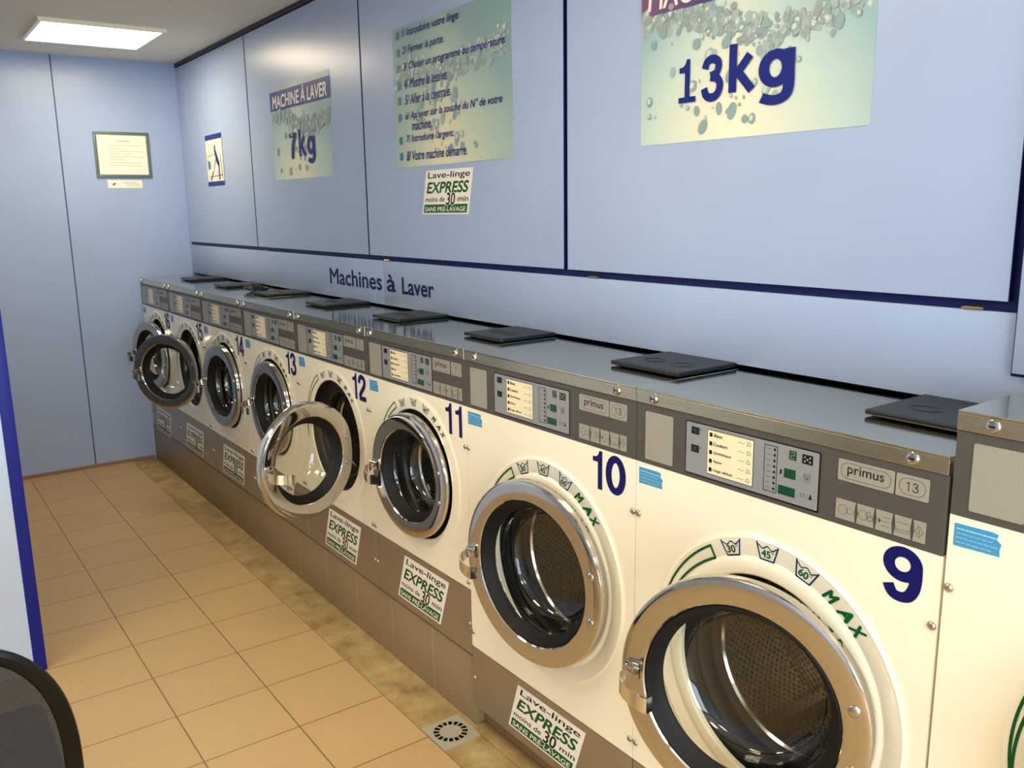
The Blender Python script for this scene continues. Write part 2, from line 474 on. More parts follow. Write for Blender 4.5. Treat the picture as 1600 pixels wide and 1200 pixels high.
# shop-front wall with its window opening
wr = MB()
WY0, WY1, WZ0, WZ1 = -2.95, -.15, .15, 2.40
wr.box(XR, XR+.06, YF, WY0, -.06, ZC, 'pale_blue'); wr.box(XR, XR+.06, WY1, YB, -.06, ZC, 'pale_blue')
wr.box(XR, XR+.06, WY0, WY1, -.06, WZ0, 'pale_blue'); wr.box(XR, XR+.06, WY0, WY1, WZ1, ZC, 'pale_blue')
struct('wall_right', wr)
wn = MB()
for y in (WY0, (WY0+WY1)/2-.025, WY1-.05): wn.box(XR+.005, XR+.05, y, y+.05, WZ0, WZ1, 'window_frame')
for z in (WZ0, WZ1-.05): wn.box(XR+.005, XR+.05, WY0+.05, WY1-.05, z, z+.05, 'window_frame')
wo = struct('window_1', wn)
MB().add([(XR+.03, WY0+.05, WZ0+.05), (XR+.03, WY1-.05, WZ0+.05), (XR+.03, WY1-.05, WZ1-.05), (XR+.03, WY0+.05, WZ1-.05)], [(0, 1, 2, 3)], 'window_glass').build('window_pane', wo)

# navy backing board behind the blue panels
bk = MB()
bk.box(XL, 0.0, YW+.014, YW+.034, 1.2255, ZC, 'navy')
bk.box(0.0, XR, YW+.014, YW+.034, 1.32, ZC, 'navy')
struct('wall_back', bk)
# lower band of panels
t1 = MB().box(XL+.002, -2.6150, YW, YW+.014, 1.2255, 1.410, 'blue_panel', .001); struct('trim_1', t1)
t2 = MB().box(-2.6100, -.001, YW, YW+.014, 1.2255, 1.410, 'blue_panel', .001)
t2.box(.001, XR-.002, YW, YW+.014, 1.312, 1.410, 'blue_panel', .001)
t2b = struct('trim_2', t2)
struct('trim_3', MB().box(XL, XR, YW-.004, YW+.013, 2.534, ZC, 'ceiling_edge'))

# upper hinged panels
def upper(name, x0, x1, z0, z1, label, hx=(), y=YW, th=.013):
    e = empty(name, ((x0+x1)/2, y, z0), label, 'wall panel', None)
    off = ((x0+x1)/2, y, z0)
    MB().box(x0+.001, x1-.001, y, y+.0016, z0+.001, z1-.001, 'blue_panel').box(x0, x1, y+.0016, y+th, z0, z1, 'navy').build('panel', e, off)
    for h in hx:
        b = MB(); b.box(h-.018, h+.018, y-.0015, y+.012, 1.4102, 1.4165, 'brass', .001)
        b.tube([(h-.021, y-.001, 1.4135), (h+.021, y-.001, 1.4135)], .0026, 'brass', 8)
        b.build('hinge', e, off)
    return e
upper('wall_panel', XL+.003, -4.086, 1.430, 2.530, 'narrow pale blue wall panel in the far corner carrying the small pictogram sign')
upper('wall_panel', -4.074, -2.740, 1.430, 2.530, 'pale blue hinged wall panel carrying the 7kg poster', (-3.955,))
upper('wall_panel', -2.728, -1.419, 1.430, 2.530, 'pale blue hinged wall panel carrying the washing instructions poster', (-2.575,))
upper('wall_panel', -1.401, -.100, 1.430, 2.530, 'large pale blue hinged wall panel carrying the 13kg poster', (-1.283, -.165))
# right-hand cabinet, proud of the rest
e = empty('wall_cabinet', (.8, YW-.012, 1.288), 'light blue wall cabinet at the right edge, hanging lower than the blue panels', 'wall cabinet')
o3 = (.8, YW-.012, 1.288)
MB().box(-.082, 1.6, YW-.002, YW+.0135, 1.292, 2.530, 'navy').xf(lambda x, y, z: (x, y, z)).build('cabinet_body', e, o3)
MB().box(-.074, 1.594, YW-.018, YW-.003, 1.300, 2.525, 'blue_panel', .0015).build('cabinet_door', e, o3)

# partition on the left
pt = MB()
pt.box(-2.740, -2.678, -1.083, -1.042, 0, 2.1, 'navy_bright', .001)
pt.box(-3.90, -2.740, YF+.001, -1.045, 0, 2.1, 'pale_blue')
pt.box(-2.740, -2.681, YF+.001, -1.083, 0, 2.1, 'pale_blue')
p_ = struct('wall_partition', pt)

# ceiling light fixtures
def ceiling_light(x, y, label, sx=.60, sy=.60):
    e = empty('ceiling_light', (x, y, ZC-.02), label, 'ceiling light', 'square ceiling lights')
    fr = MB(); off = (x, y, ZC-.02)
    for a, b, c_, d_ in ((-sx/2, sx/2, -sy/2, -sy/2+.018), (-sx/2, sx/2, sy/2-.018, sy/2), (-sx/2, -sx/2+.018, -sy/2+.018, sy/2-.018), (sx/2-.018, sx/2, -sy/2+.018, sy/2-.018)):
        fr.box(x+a, x+b, y+c_, y+d_, ZC-.020, ZC-.001, 'white_paint')
    fr.build('frame', e, off)
    MB().box(x-sx/2+.019, x+sx/2-.019, y-sy/2+.019, y+sy/2-.019, ZC-.012, ZC-.002, 'diffuser').build('diffuser', e, off)
    l = area('fixture_lamp', (0, 0, 0), (0, 0, 0), sx-.06, sy-.06, CEIL_POWER, CEIL_COL)
    l.parent = e; l.location = (0, 0, -.004)
    return e
mat('diffuser', (255, 244, 214), .5, emit=(255, 236, 200), estr=6.0)
ceiling_light((LX0+LX1)/2, (LY0+LY1)/2, 'glowing square ceiling light near the far corner')
for x, y, lb in ((-2.2, -1.75, 'square ceiling light over the left of the room beyond the partition'), (-.9, -.75, 'square ceiling light above the row of machines'), (1.3, -.75, 'square ceiling light nearest the shop window'), (1.3, -2.4, 'square ceiling light at the front of the room')):
    ceiling_light(x, y, lb)

# tiled plinth under the 7 kg machines
pl = MB()
pl.box(-5.355, -1.441, .010, .62, -.003, .2300, 'plinth_tile', .001)
pl.box(-5.355, -1.445, .030, .61, .2295, .2465, 'cavity_dark')
pl.box(-1.441, 2.0, .040, .62, -.003, .0500, 'plinth_tile_red', .001)
struct('trim_4', pl)
ed = MB(); rnd = random.Random(4)
ed.box(-1.438, 2.0, -.012, .0395, -.0035, .004, 'dirty_screed', .002)
struct('trim_5', ed)

# ================================================================== machines
KIND = {
 's': dict(W=.640, zb=.247, zg=.4627, zf=1.0464, zt=1.217, dc=(-.308, .762), R=.208, Rr=.217, Rb=.262, name='7'),
 'm': dict(W=.720, zb=.0784, zg=.2786, zf=1.0464, zt=1.217, dc=(-.339, .664), R=.252, Rr=.224, Rb=.302, name='13'),
 'l': dict(W=.880, zb=.0784, zg=.2786, zf=1.1230, zt=1.2956, dc=(-.455, .775), R=.252, Rr=.224, Rb=.308, name='18'),
}
DEP = .60
_mc = {}
def cached(kind, name, fn, parent, off, smooth=35):
    if name in ('lid', 'kick_panel', 'control_fascia', 'cabinet', 'detergent_lid', 'blank_plate', 'name_plate', 'program_panel', 'hinge'): smooth = 12
    k = (kind, name)
    if k not in _mc: _mc[k] = fn().mesh(name, off, smooth)
    o = bpy.data.objects.new(name, _mc[k]); C.objects.link(o); o.parent = parent
    return o

def rect_hole(mb, x0, x1, z0, z1, cx, cz, r, y, mt, n=96):
    A = [2*pi*i/n for i in range(n)]
    for px, pz in ((x0, z0), (x1, z0), (x1, z1), (x0, z1)):
        a = math.atan2(pz-cz, px-cx) % (2*pi)
        k = min(range(n), key=lambda i: abs(A[i]-a)); A[k] = a
    V = []
    for a in A:
        V.append((cx+r*cos(a), y, cz+r*sin(a)))
    for a in A:
        ca, sa = cos(a), sin(a); t = 1e9
        if ca > 1e-9: t = min(t, (x1-cx)/ca)
        if ca < -1e-9: t = min(t, (x0-cx)/ca)
        if sa > 1e-9: t = min(t, (z1-cz)/sa)
        if sa < -1e-9: t = min(t, (z0-cz)/sa)
        V.append((cx+t*ca, y, cz+t*sa))
    mb.add(V, [(i, (i+1) % n, n+(i+1) % n, n+i) for i in range(n)], mt)
    # returned edge
    E = [(x0, z0), (x1, z0), (x1, z1), (x0, z1)]
    for i in range(4):
        (a, b), (c, d) = E[i], E[(i+1) % 4]
        mb.add([(a, y, b), (c, y, d), (c, y+.012, d), (a, y+.012, b)], [(0, 1, 2, 3)], mt)

def polar(cx, cz, r, deg):
    a = radians(deg); return (cx+r*sin(a), cz+r*cos(a))

def wash_marks(K, part):
    """tubs with temperatures, load crescent and MAX printed on the pressed ring"""
    mb = MB(); cx, cz = K['dc']; R = K['Rb']-.0245 if K['W'] > .7 else .2425; s = 1.0 if K['W'] > .7 else .74; y = -.0050 if K['W'] > .7 else -.0030
    hw = .0235*s; hh = .0150*s
    dg = 1.0 if K['W'] > .7 else 1.0
    for deg, st in ((-19.5, '30'), (-1, '45'), (17.5, '60'))[part[1]:part[1]+1] if isinstance(part, tuple) else ():
        a = radians(deg*dg); ox, oz = cx+R*sin(a), cz+R*cos(a)
        def f(u, v, ox=ox, oz=oz, a=a): return (ox+u*cos(a)+v*sin(a), oz-u*sin(a)+v*cos(a))
        tub = [f(-hw*1.1, hh*1.15), f(-hw*.68, -hh), f(hw*.68, -hh), f(hw*1.1, hh*1.15)]
        mb.line(tub, .0031*s, y, 'navy_ink')
        wav = [f(-hw*1.0+2*hw*k/12, hh*(.70+.22*math.cos(k/12*2*pi*2))) for k in range(13)]
        mb.line(wav, .0023*s, y, 'navy_ink')
        mb.text(st, -hw*.60, hw*.36, -hh*.68, hh*.38, y, 'green_ink', .03, 0, f)
        ring = [f(hw*.54+.0028*s*cos(t*.7854), hh*.30+.0028*s*sin(t*.7854)) for t in range(8)]
        mb.line(ring, .0011*s, y, 'green_ink', True)
    for deg, st in ((30.5, 'M'), (38.3, 'A'), (45.8, 'X')) if part == 1 else ():
        a = radians(deg); ox, oz = cx+(R)*sin(a), cz+(R)*cos(a)
        def f(u, v, ox=ox, oz=oz, a=a): return (ox+u*cos(a)+v*sin(a), oz-u*sin(a)+v*cos(a))
        mb.text(st, -.0155*s, .0155*s, -.0135*s, .0135*s, y, 'green_ink', .055, .35, f)
    if part != 2: return mb
    # crescent outline
    ro = K['Rb']-.0120 if K['W'] > .7 else .2585
    n = 26; outer = []; inner = []
    for i in range(n+1):
        t = i/n; d_ = -31-70*t
        outer.append(polar(cx, cz, ro, d_)); inner.append(polar(cx, cz, ro-.026*s*(1-t)**.8-.001, d_))
    mb.line(outer, .0054*s, y, 'green_ink'); mb.line(inner, .0054*s, y-8e-5, 'green_ink')
    mb.line([outer[0], inner[0]], .0054*s, y-1.6e-4, 'green_ink')
    return mb

def front_panel(K):
    mb = MB(); cx, cz = K['dc']; W = K['W']
    rect_hole(mb, -W+.001, -.001, K['zg']+.0015, K['zf']-.001, cx, cz, K['Rb']+.014, 0, 'white_paint', 128)
    Rb, Rr = K['Rb'], K['Rr']
    if K['W'] > .7:      # pressed ring: raised rim, letter band, step, then the collar the door closes on
        P = [(Rb+.014, 0), (Rb+.006, 0), (Rb+.003, -.0012), (Rb, -.0046), (Rb-.0025, -.0056), (Rb-.005, -.0050), (Rb-.008, -.0042), (Rb-.036, -.0042),
             (Rb-.038, -.0034), (Rb-.041, -.0040), (Rb-.045, -.0068), (Rb-.052, -.0088), (Rr+.010, -.0100), (Rr+.003, -.0096), (Rr, -.007), (Rr-.001, .0), (Rr-.001, .005)]
    else:
        P = [(Rb+.014, 0), (Rb+.006, 0), (Rb+.002, -.0008), (Rb-.002, -.0020), (Rb-.006, -.0022), (Rr+.006, -.0022), (Rr+.002, -.0018), (Rr, 0), (Rr-.001, .003)]
    mb.lathe(cx, cz, P, 'white_paint', 128)
    return mb

def door_seal(K):
    cx, cz = K['dc']; Rr = K['Rr']; Rg = K['R']-.080
    mb = MB()
    mb.lathe(cx, cz, [(Rr-.0012, .002), (Rr-.0015, .028), (Rr-.004, .034), (Rg+.052, .040), (Rg+.046, .034), (Rg+.038, .034), (Rg+.032, .040),
                      (Rg+.028, .060), (Rg+.034, .075), (Rg+.026, .088), (Rg+.020, .092)], 'dark_rim' if K['W'] < .7 else 'rubber')
    return mb

def drum(K):
    cx, cz = K['dc']; Rg = K['R']-.080; Rd = min(K['R']+.005, .262)
    mb = MB()
    mb.lathe(cx, cz, [(Rg+.018, .088), (Rg+.014, .094), (Rg+.016, .102), (Rg+.024, .106), (Rd-.012, .116), (Rd, .130)], 'chrome_soft')
    mb.lathe(cx, cz, [(Rd, .130), (Rd, .25), (Rd, .36)], 'drum_steel', uvm='cyl')
    mb.lathe(cx, cz, [(Rd, .36), (Rd*.75, .352), (Rd*.4, .348), (.0005, .346)], 'drum_steel', uvm='disc')
    for k in range(3):
        a = radians(90+120*k+35); u = Vector((cos(a), sin(a))); t = Vector((-sin(a), cos(a)))
        P = [u*(Rd-.001)-t*.035, u*(Rd-.045)-t*.012, u*(Rd-.045)+t*.012, u*(Rd-.001)+t*.035]
        V = [(cx+p[0], .14, cz+p[1]) for p in P]+[(cx+p[0], .352, cz+p[1]) for p in P]
        mb.add(V, [(0, 1, 2, 3), (0, 4, 5, 1), (1, 5, 6, 2), (2, 6, 7, 3)], 'chrome_soft')
    return mb

def cabinet(K):
    mb = MB(); W = K['W']; a, b = -W+.002, -.002
    mb.box(a, a+.003, .0125, DEP, K['zb'], K['zt']-.006, 'white_paint')
    mb.box(b-.003, b, .0125, DEP, K['zb'], K['zt']-.006, 'white_paint')
    mb.box(a+.003, b-.003, DEP-.003, DEP, K['zb'], K['zt']-.006, 'white_paint')
    mb.box(a+.003, b-.003, .0125, DEP-.003, K['zb'], K['zb']+.003, 'white_paint')
    return mb

def kick_panel(K):
    mb = MB(); mb.box(-K['W']+.001, -.001, .0, .0115, K['zb']-.002, K['zg']-.0015, 'kick_steel', .0008)
    return mb
def fascia(K):
    mb = MB(); mb.box(-K['W']+.001, -.001, -.001, .0115, K['zf'], K['zt']-.033, 'fascia', .0008)
    return mb
def lid(K):
    mb = MB(); W = K['W']; zt = K['zt']
    mb.box(-W+.001, -.001, -.004, .0115, zt-.032, zt-.0045, 'strip_steel', .001)
    mb.box(-W+.001, -.001, -.0045, DEP, zt-.004, zt, 'lid_steel', .0012)
    return mb
def lock(K, x):
    zt = K['zt']; mb = MB()
    mb.lathe(x, zt-.017, [(.0115, -.0042), (.0115, -.006), (.0095, -.0090), (.0062, -.0100), (.0058, -.0085), (.0005, -.0085)], 'chrome', 24)
    mb.box(x-.0045, x+.0045, -.0092, -.0084, zt-.0185, zt-.0155, 'led_dark')
    return mb
def screw(x, z, y=0.0):
    return MB().lathe(x, z, [(.0078, y-.0002), (.0078, y-.0016), (.0066, y-.0038), (.0040, y-.0056), (.0005, y-.0062)], 'screw_steel', 20)
def soap_lid(K):
    mb = MB(); zt = K['zt']; x0, x1 = (-.245, -.010)
    if K['W'] < .7: x0, x1 = -.222, -.014
    mb.box(x0, x1, .140, .352, zt+.003, zt+.014, 'soap_lid', .003)
    mb.box(x0+.02, x1-.02, .16, .34, zt-.001, zt+.004, 'soap_lid')
    for cx in (x0+.075, x1-.065):
        for r in (.026, .020):
            P = [(cx+r*1.25*cos(t*pi/12), .225+r*sin(t*pi/12)) for t in range(24)]
            for i in range(24):
                a, b = Vector(P[i]), Vector(P[(i+1) % 24])
                mb.tube([(a[0], a[1], zt+.0138), (b[0], b[1], zt+.0138)], .0011, 'soap_lid', 4, False)
    return mb

def off(K): return (0, 0, K['zb'])
def fz(K): return K['zt']-1.217
YP = -.0015
def blank_plate(K):
    mb = MB(); W = K['W']; d = fz(K); a, b = (-W+.030, -W+.114) if W > .7 else (-W+.027, -W+.114)
    mb.rect(a, b, 1.057+d, 1.168+d, YP-.001, 'plate_grey', .001, .004); return mb
def xs(K, x13, x7):
    return x13 if K['W'] > .7 else x7
def program_panel(K):
    mb = MB(); d = fz(K); x0 = xs(K, -.566, -.516); x1 = x0+.326; y = YP
    mb.rect(x0-.003, x1+.003, 1.0545+d, 1.1705+d, y-.0005, 'led_dark', .0005, .003)
    mb.rect(x0, x1, 1.058+d, 1.168+d, y-.0013, 'panel_silver', .0008, .002)
    y -= .0016
    L = x0  # left reference
    # arrow keys
    for z in (1.1525, 1.1135):
        mb.rect(L+.014, L+.036, z-.0085+d, z+.0075+d, y, 'led_dark', .0003)
        mb.disc(L+.025, z+d, .004, y-.0004, 'led_green', 10)
        mb.disc(L+.0405, z+.004+d, .0014, y-.0002, 'led_dark', 8)
    # LED ladder
    P = [(L+.204, 1.069+d), (L+.234, 1.069+d), (L+.234, 1.161+d), (L+.204, 1.161+d)]
    mb.line(P, .0012, y-.0001, 'led_dark', True)
    for k in range(8):
        z = 1.1545-.0112*k+d
        mb.disc(L+.228, z, .0028, y-.0002, 'led_dark', 10)
        mb.line([(L+.209, z), (L+.219, z)], .0010, y-.0002, 'grey_ink')
    # displays and keys
    mb.rect(L+.261, L+.277, 1.143+d, 1.161+d, y-.0002, 'led_green', .0005)
    mb.line([(L+.265, 1.158+d), (L+.273, 1.158+d), (L+.273, 1.152+d), (L+.265, 1.152+d), (L+.265, 1.146+d), (L+.273, 1.146+d)], .001, y-.0004, 'plate_grey')
    mb.rect(L+.290, L+.313, 1.142+d, 1.160+d, y-.0002, 'led_dark', .0005)
    for u, v in ((.296, 1.155), (.307, 1.155), (.3015, 1.151), (.296, 1.147), (.307, 1.147)):
        mb.disc(L+u, v+d, .0021, y-.0006, 'plate_grey', 8)
    mb.rect(L+.251, L+.277, 1.1055+d, 1.124+d, y-.0002, 'led_green', .0005)
    mb.rect(L+.2415, L+.2455, 1.110+d, 1.119+d, y-.0002, 'led_dark', .0005)
    mb.rect(L+.239, L+.277, 1.0700+d, 1.088+d, y-.0002, 'led_green', .0005)
    T_ = [(L+.295, 1.122+d), (L+.297, 1.108+d), (L+.307, 1.108+d), (L+.309, 1.122+d)]
    mb.line(T_, .001, y-.0002, 'grey_ink', True); mb.line([(L+.294, 1.118+d), (L+.310, 1.118+d)], .001, y-.0002, 'grey_ink')
    mb.disc(L+.302, 1.114+d, .003, y-.0003, 'grey_ink', 8)
    mb.line([(L+.290, 1.083+d), (L+.299, 1.083+d), (L+.297, 1.077+d), (L+.290, 1.077+d)], .001, y-.0002, 'grey_ink', True)
    mb.line([(L+.303, 1.076+d), (L+.305, 1.085+d)], .001, y-.0002, 'grey_ink')
    mb.slab([(L+.308, 1.076+d), (L+.315, 1.076+d), (L+.3115, 1.087+d)], y-.0002, .0002, 'led_dark')
    return mb
def program_card(K):
    mb = MB(); d = fz(K); x0 = xs(K, -.566, -.516)+.060; y = YP-.0018
    mb.rect(x0-.0015, x0+.1185, 1.0665+d, 1.1625+d, y, 'plate_line', .0003)
    mb.rect(x0, x0+.117, 1.068+d, 1.161+d, y-.0004, 'card', .0003)
    y -= .0007
    for k, (st, wd) in enumerate((('Blanc', .024), ('Couleurs', .037), ('Synthétique', .047), ('Nylon', .023), ('Linge délicat', .052))):
        z = 1.1525-.0187*k+d
        mb.rect(x0+.005, x0+.0125, z-.0045, z+.0040, y, 'black_ink', .0002)
        mb.text(st, x0+.016, x0+.016+wd, z-.0040, z+.0035, y-.0001, 'black_ink', .01, .25)
        mb.line([(x0+.080, z-.003), (x0+.086, z), (x0+.091, z-.003), (x0+.096, z)], .0008, y-.0001, 'grey_ink')
        mb.line([(x0+.102, z-.004), (x0+.111, z-.004), (x0+.109, z+.002), (x0+.104, z+.003)], .0010, y-.0001, 'grey_ink', True)
    return mb
def pill(mb, x0, x1, z0, z1, y):
    r = (z1-z0)/2; P = [(x1-r+r*cos(radians(a)), z0+r+r*sin(radians(a))) for a in range(-90, 91, 18)]
    P += [(x0+r+r*cos(radians(a)), z0+r+r*sin(radians(a))) for a in range(90, 271, 18)]
    mb.line(P, .0008, y, 'plate_line', True)
def name_plate(K):
    mb = MB(); d = fz(K); a, b = xs(K, (-.2005, -.0925), (-.182, -.082)); y = YP-.001
    mb.rect(a, b, 1.130+d, 1.1695+d, y, 'plate_grey', .001, .003)
    pill(mb, a+.006, b-.006, 1.1355+d, 1.164+d, y-.0002)
    w_ = b-a
    mb.text('primus', a+w_*.175, b-w_*.175, 1.1400+d, 1.1620+d, y-.0003, 'black_ink', .004)
    return mb
def size_plate(K):
    mb = MB(); d = fz(K); a, b = xs(K, (-.0895, -.0310), (-.0745, -.0175)); y = YP-.001
    mb.rect(a, b, 1.130+d, 1.1695+d, y, 'plate_grey', .001, .003)
    pill(mb, a+.006, b-.006, 1.1355+d, 1.164+d, y-.0002)
    c_ = (a+b)/2
    if K['name'] == '7': mb.text('7', c_-.0055, c_+.0055, 1.1415+d, 1.1580+d, y-.0003, 'black_ink', 'thin')
    else:
        mb.text('1', c_-.0110, c_-.0055, 1.1415+d, 1.1580+d, y-.0003, 'black_ink', 'thin')
        mb.text('3', c_+.0005, c_+.0110, 1.1415+d, 1.1580+d, y-.0003, 'black_ink', 'thin')
    return mb
def symbol_tabs(K):
    mb = MB(); d = fz(K); a, b = xs(K, (-.201, -.0315), (-.1825, -.0175)); y = YP-.001; wd = (b-a)
    cuts = [0, .24, .455, .66, .86, 1.0]
    z0, z1 = 1.058+d, 1.095+d; zm = (z0+z1)/2
    for i in range(5):
        x0, x1 = a+wd*cuts[i]+(.0015 if i else 0), a+wd*cuts[i+1]-(.0015 if i < 4 else 0)
        n_ = .0025
        P = [(x0, z0), (x1, z0), (x1-(n_ if i < 4 else 0), zm), (x1, z1), (x0, z1), (x0+(n_ if i else 0), zm)]
        mb.slab(P, y, .001, 'plate_grey')
        c_ = (x0+x1)/2; r = .0075; Y2 = y-.0002
        def circ(cx, cz, r):
            mb.line([(cx+r*cos(t*pi/8), cz+r*sin(t*pi/8)) for t in range(16)], .0007, Y2, 'plate_line', True)
        if i == 0: circ(c_-.005, zm, .009); circ(c_+.009, zm, .006)
        elif i == 1: circ(c_-.004, zm, .009); circ(c_+.006, zm+.003, .005); circ(c_+.009, zm-.003, .005)
        elif i == 2:
            for k in range(3): mb.line([(c_-.004, zm+.008-.008*k), (c_+.010, zm+.008-.008*k)], .0007, Y2, 'plate_line')
            mb.slab([(c_-.010, zm-.005), (c_-.005, zm), (c_-.010, zm+.005)], Y2, .0001, 'plate_line')
        elif i == 3:
            mb.line([(c_-.012, zm-.010), (c_-.012, zm-.002), (c_-.012, zm-.010), (c_+.012, zm-.010), (c_+.012, zm-.002)], .0007, Y2, 'plate_line')
            for k in range(5): mb.disc(c_-.009+.0045*k, zm-.006, .0012, Y2, 'plate_line', 6)
            mb.line([(c_-.011, zm+.006), (c_-.004, zm+.008), (c_+.003, zm+.006), (c_+.010, zm+.008)], .0007, Y2, 'plate_line')
        else:
            mb.line([(c_, zm+.010), (c_+.007, zm), (c_, zm-.010), (c_-.007, zm)], .0009, Y2, 'plate_line', True)
            mb.line([(c_, zm+.004), (c_, zm-.004)], .0012, Y2, 'plate_line')
    return mb

# ---- door
def door_ring(K):
    R = K['R']; Ri = R-.054; mb = MB()
    mb.lathe(-R, 0, [(R-.003, .030), (R, .027), (R, .008), (R-.002, .003), (R-.007, .0006), (R-.012, 0), (Ri+.008, 0), (Ri+.003, .0008), (Ri, .004), (Ri-.001, .012)], 'chrome', 128)
    mb.lathe(-R, 0, [(R-.003, .030), (Ri-.004, .030), (Ri-.004, .026)], 'dark_rim', 96)
    return mb
def door_gasket(K):
    R = K['R']; Ri = R-.054; Rg = R-.080; mb = MB()
    mb.lathe(-R, 0, [(Ri-.0012, .0060), (Ri-.004, .0045), (Ri-.009, .010), (Rg+.010, .026), (Rg+.003, .031), (Rg, .034), (Rg, .038), (Rg+.004, .041), (Ri+.006, .040), (Ri+.008, .0305)], 'rubber')
    return mb
def door_glass(K):
    R = K['R']; Rg = R-.080; mb = MB()
    mb.lathe(-R, 0, [(Rg+.001, .034), (Rg-.002, .038), (Rg-.006, .060), (Rg-.014, .094), (Rg-.026, .108), (Rg-.045, .115), (Rg*.4, .119), (.0005, .120)], 'door_glass', 64)
    return mb
def handle(K):
    R = K['R']; mb = MB(); x = -2*R; k = 1.0 if K['W'] > .7 else .92
    # bracket bolted on the ring
    mb.box(x+.016, x+.048, -.010, .001, -.012, .024, 'chrome_soft', .002)
    mb.tube([(x+.014, -.012, .012), (x+.050, -.012, .012)], .0045, 'chrome', 10)
    mb.lathe(x+.030, .004, [(.0045, -.0105), (.0038, -.0135), (.0005, -.014)], 'screw_steel', 14)
    # curved grip
    plan = [(.024, -.004), (.018, -.016), (.017, -.030), (.023, -.044), (.036, -.056), (.054, -.065), (.074, -.070), (.088, -.071), (.094, -.068), (.095, -.056), (.095, -.046)]
    th = .0035; n = len(plan); V = []
    for i in range(n):
        a = Vector(plan[max(i-1, 0)]); b = Vector(plan[min(i+1, n-1)]); d_ = (b-a).normalized(); nn = Vector((-d_[1], d_[0]))*th/2
        p = Vector(plan[i]); p = Vector((p[0]*k, p[1]*k))
        hw = .0165 if i > 1 else .013
        dz = -.0025*i
        for q_, z_ in ((p+nn, .012+dz), (p-nn, .012+dz), (p-nn, .012-2*hw+dz), (p+nn, .012-2*hw+dz)):
            V.append((x+q_[0], q_[1], z_))
    F = [(i*4+j, i*4+(j+1) % 4, i*4+4+(j+1) % 4, i*4+4+j) for i in range(n-1) for j in range(4)]+[(0, 1, 2, 3), ((n-1)*4+3, (n-1)*4+2, (n-1)*4+1, (n-1)*4)]
    mb.add(V, F, 'handle_chrome')
    return mb
def ring_bolt(K, deg):
    R = K['R']; r = R-.027; a = radians(deg); s = 1 if K['W'] > .7 else .72
    return MB().lathe(-R+r*cos(a), r*sin(a), [(.0115*s, .0), (.0115*s, -.0012), (.0095*s, -.0035), (.005*s, -.0048), (.0005, -.005)], 'chrome_soft', 24)

def sticker(zl, zh, x0, wd, shear, rise=0.0, y=-.0006):
    """the EXPRESS sticker; parallelogram, local print in unit square"""
    def f(u, v): return (x0+u*wd+(v-1)*shear, zl+v*(zh-zl)+u*rise)
    mb = MB()
    mb.slab([f(0, 0), f(1, 0), f(1, 1), f(0, 1)], y-.0004, .0003, 'sticker_white')
    y -= .0006
    def quad(a, b, c, d, mt, yy): mb.add([(p[0], yy, p[1]) for p in (f(a, c), f(b, c), f(b, d), f(a, d))], [(0, 1, 2, 3)], mt)
    mb.text('Lave-linge', .06, .95, .775, .955, y, 'black_ink', .012, 0, f)
    mb.text('EXPRESS', .055, .945, .475, .735, y, 'green_ink', .030, .12, f)
    mb.text('moins de', .04, .47, .285, .40, y, 'black_ink', .012, 0, f)
    mb.text('30', .50, .71, .19, .50, y-.0004, 'sticker_white', .055, 0, f)
    mb.text('30', .515, .695, .205, .485, y-.0006, 'black_ink', .02, 0, f)
    mb.text('min', .75, .965, .285, .40, y, 'black_ink', .012, 0, f)
    quad(.03, .96, .035, .225, 'green_ink', y)
    mb.text('SANS PRÉ-LAVAGE', .055, .93, .065, .20, y-.0003, 'sticker_white', .012, 0, f)
    return mb

def tape(K, seed):
    r = random.Random(seed); mb = MB(); d = K['zf']-1.0464; x0 = -K['W']+.010 if K['W'] > .7 else -K['W']+.014
    wd = .074 if K['W'] > .7 else .064; h = .038; zt = 1.033+d
    P = [(x0, zt-h), (x0, zt), (x0+wd*.8, zt+.001), (x0+wd*.93, zt-.001), (x0+wd*.90, zt-h*.25), (x0+wd, zt-h*.4), (x0+wd*.97, zt-h*.7), (x0+wd+r.uniform(-.002, .003), zt-h+.002)]
    mb.slab(P, -.0006, .0005, 'tape_blue')
    for k in range(4):
        z = zt-.008-.0075*k
        x = x0+.004
        while x < x0+wd-.012:
            l = r.uniform(.004, .012); mb.line([(x, z), (x+l, z)], .0022 if k == 0 else .0011, -.0009, 'tape_print'); x += l+.0025
    return mb

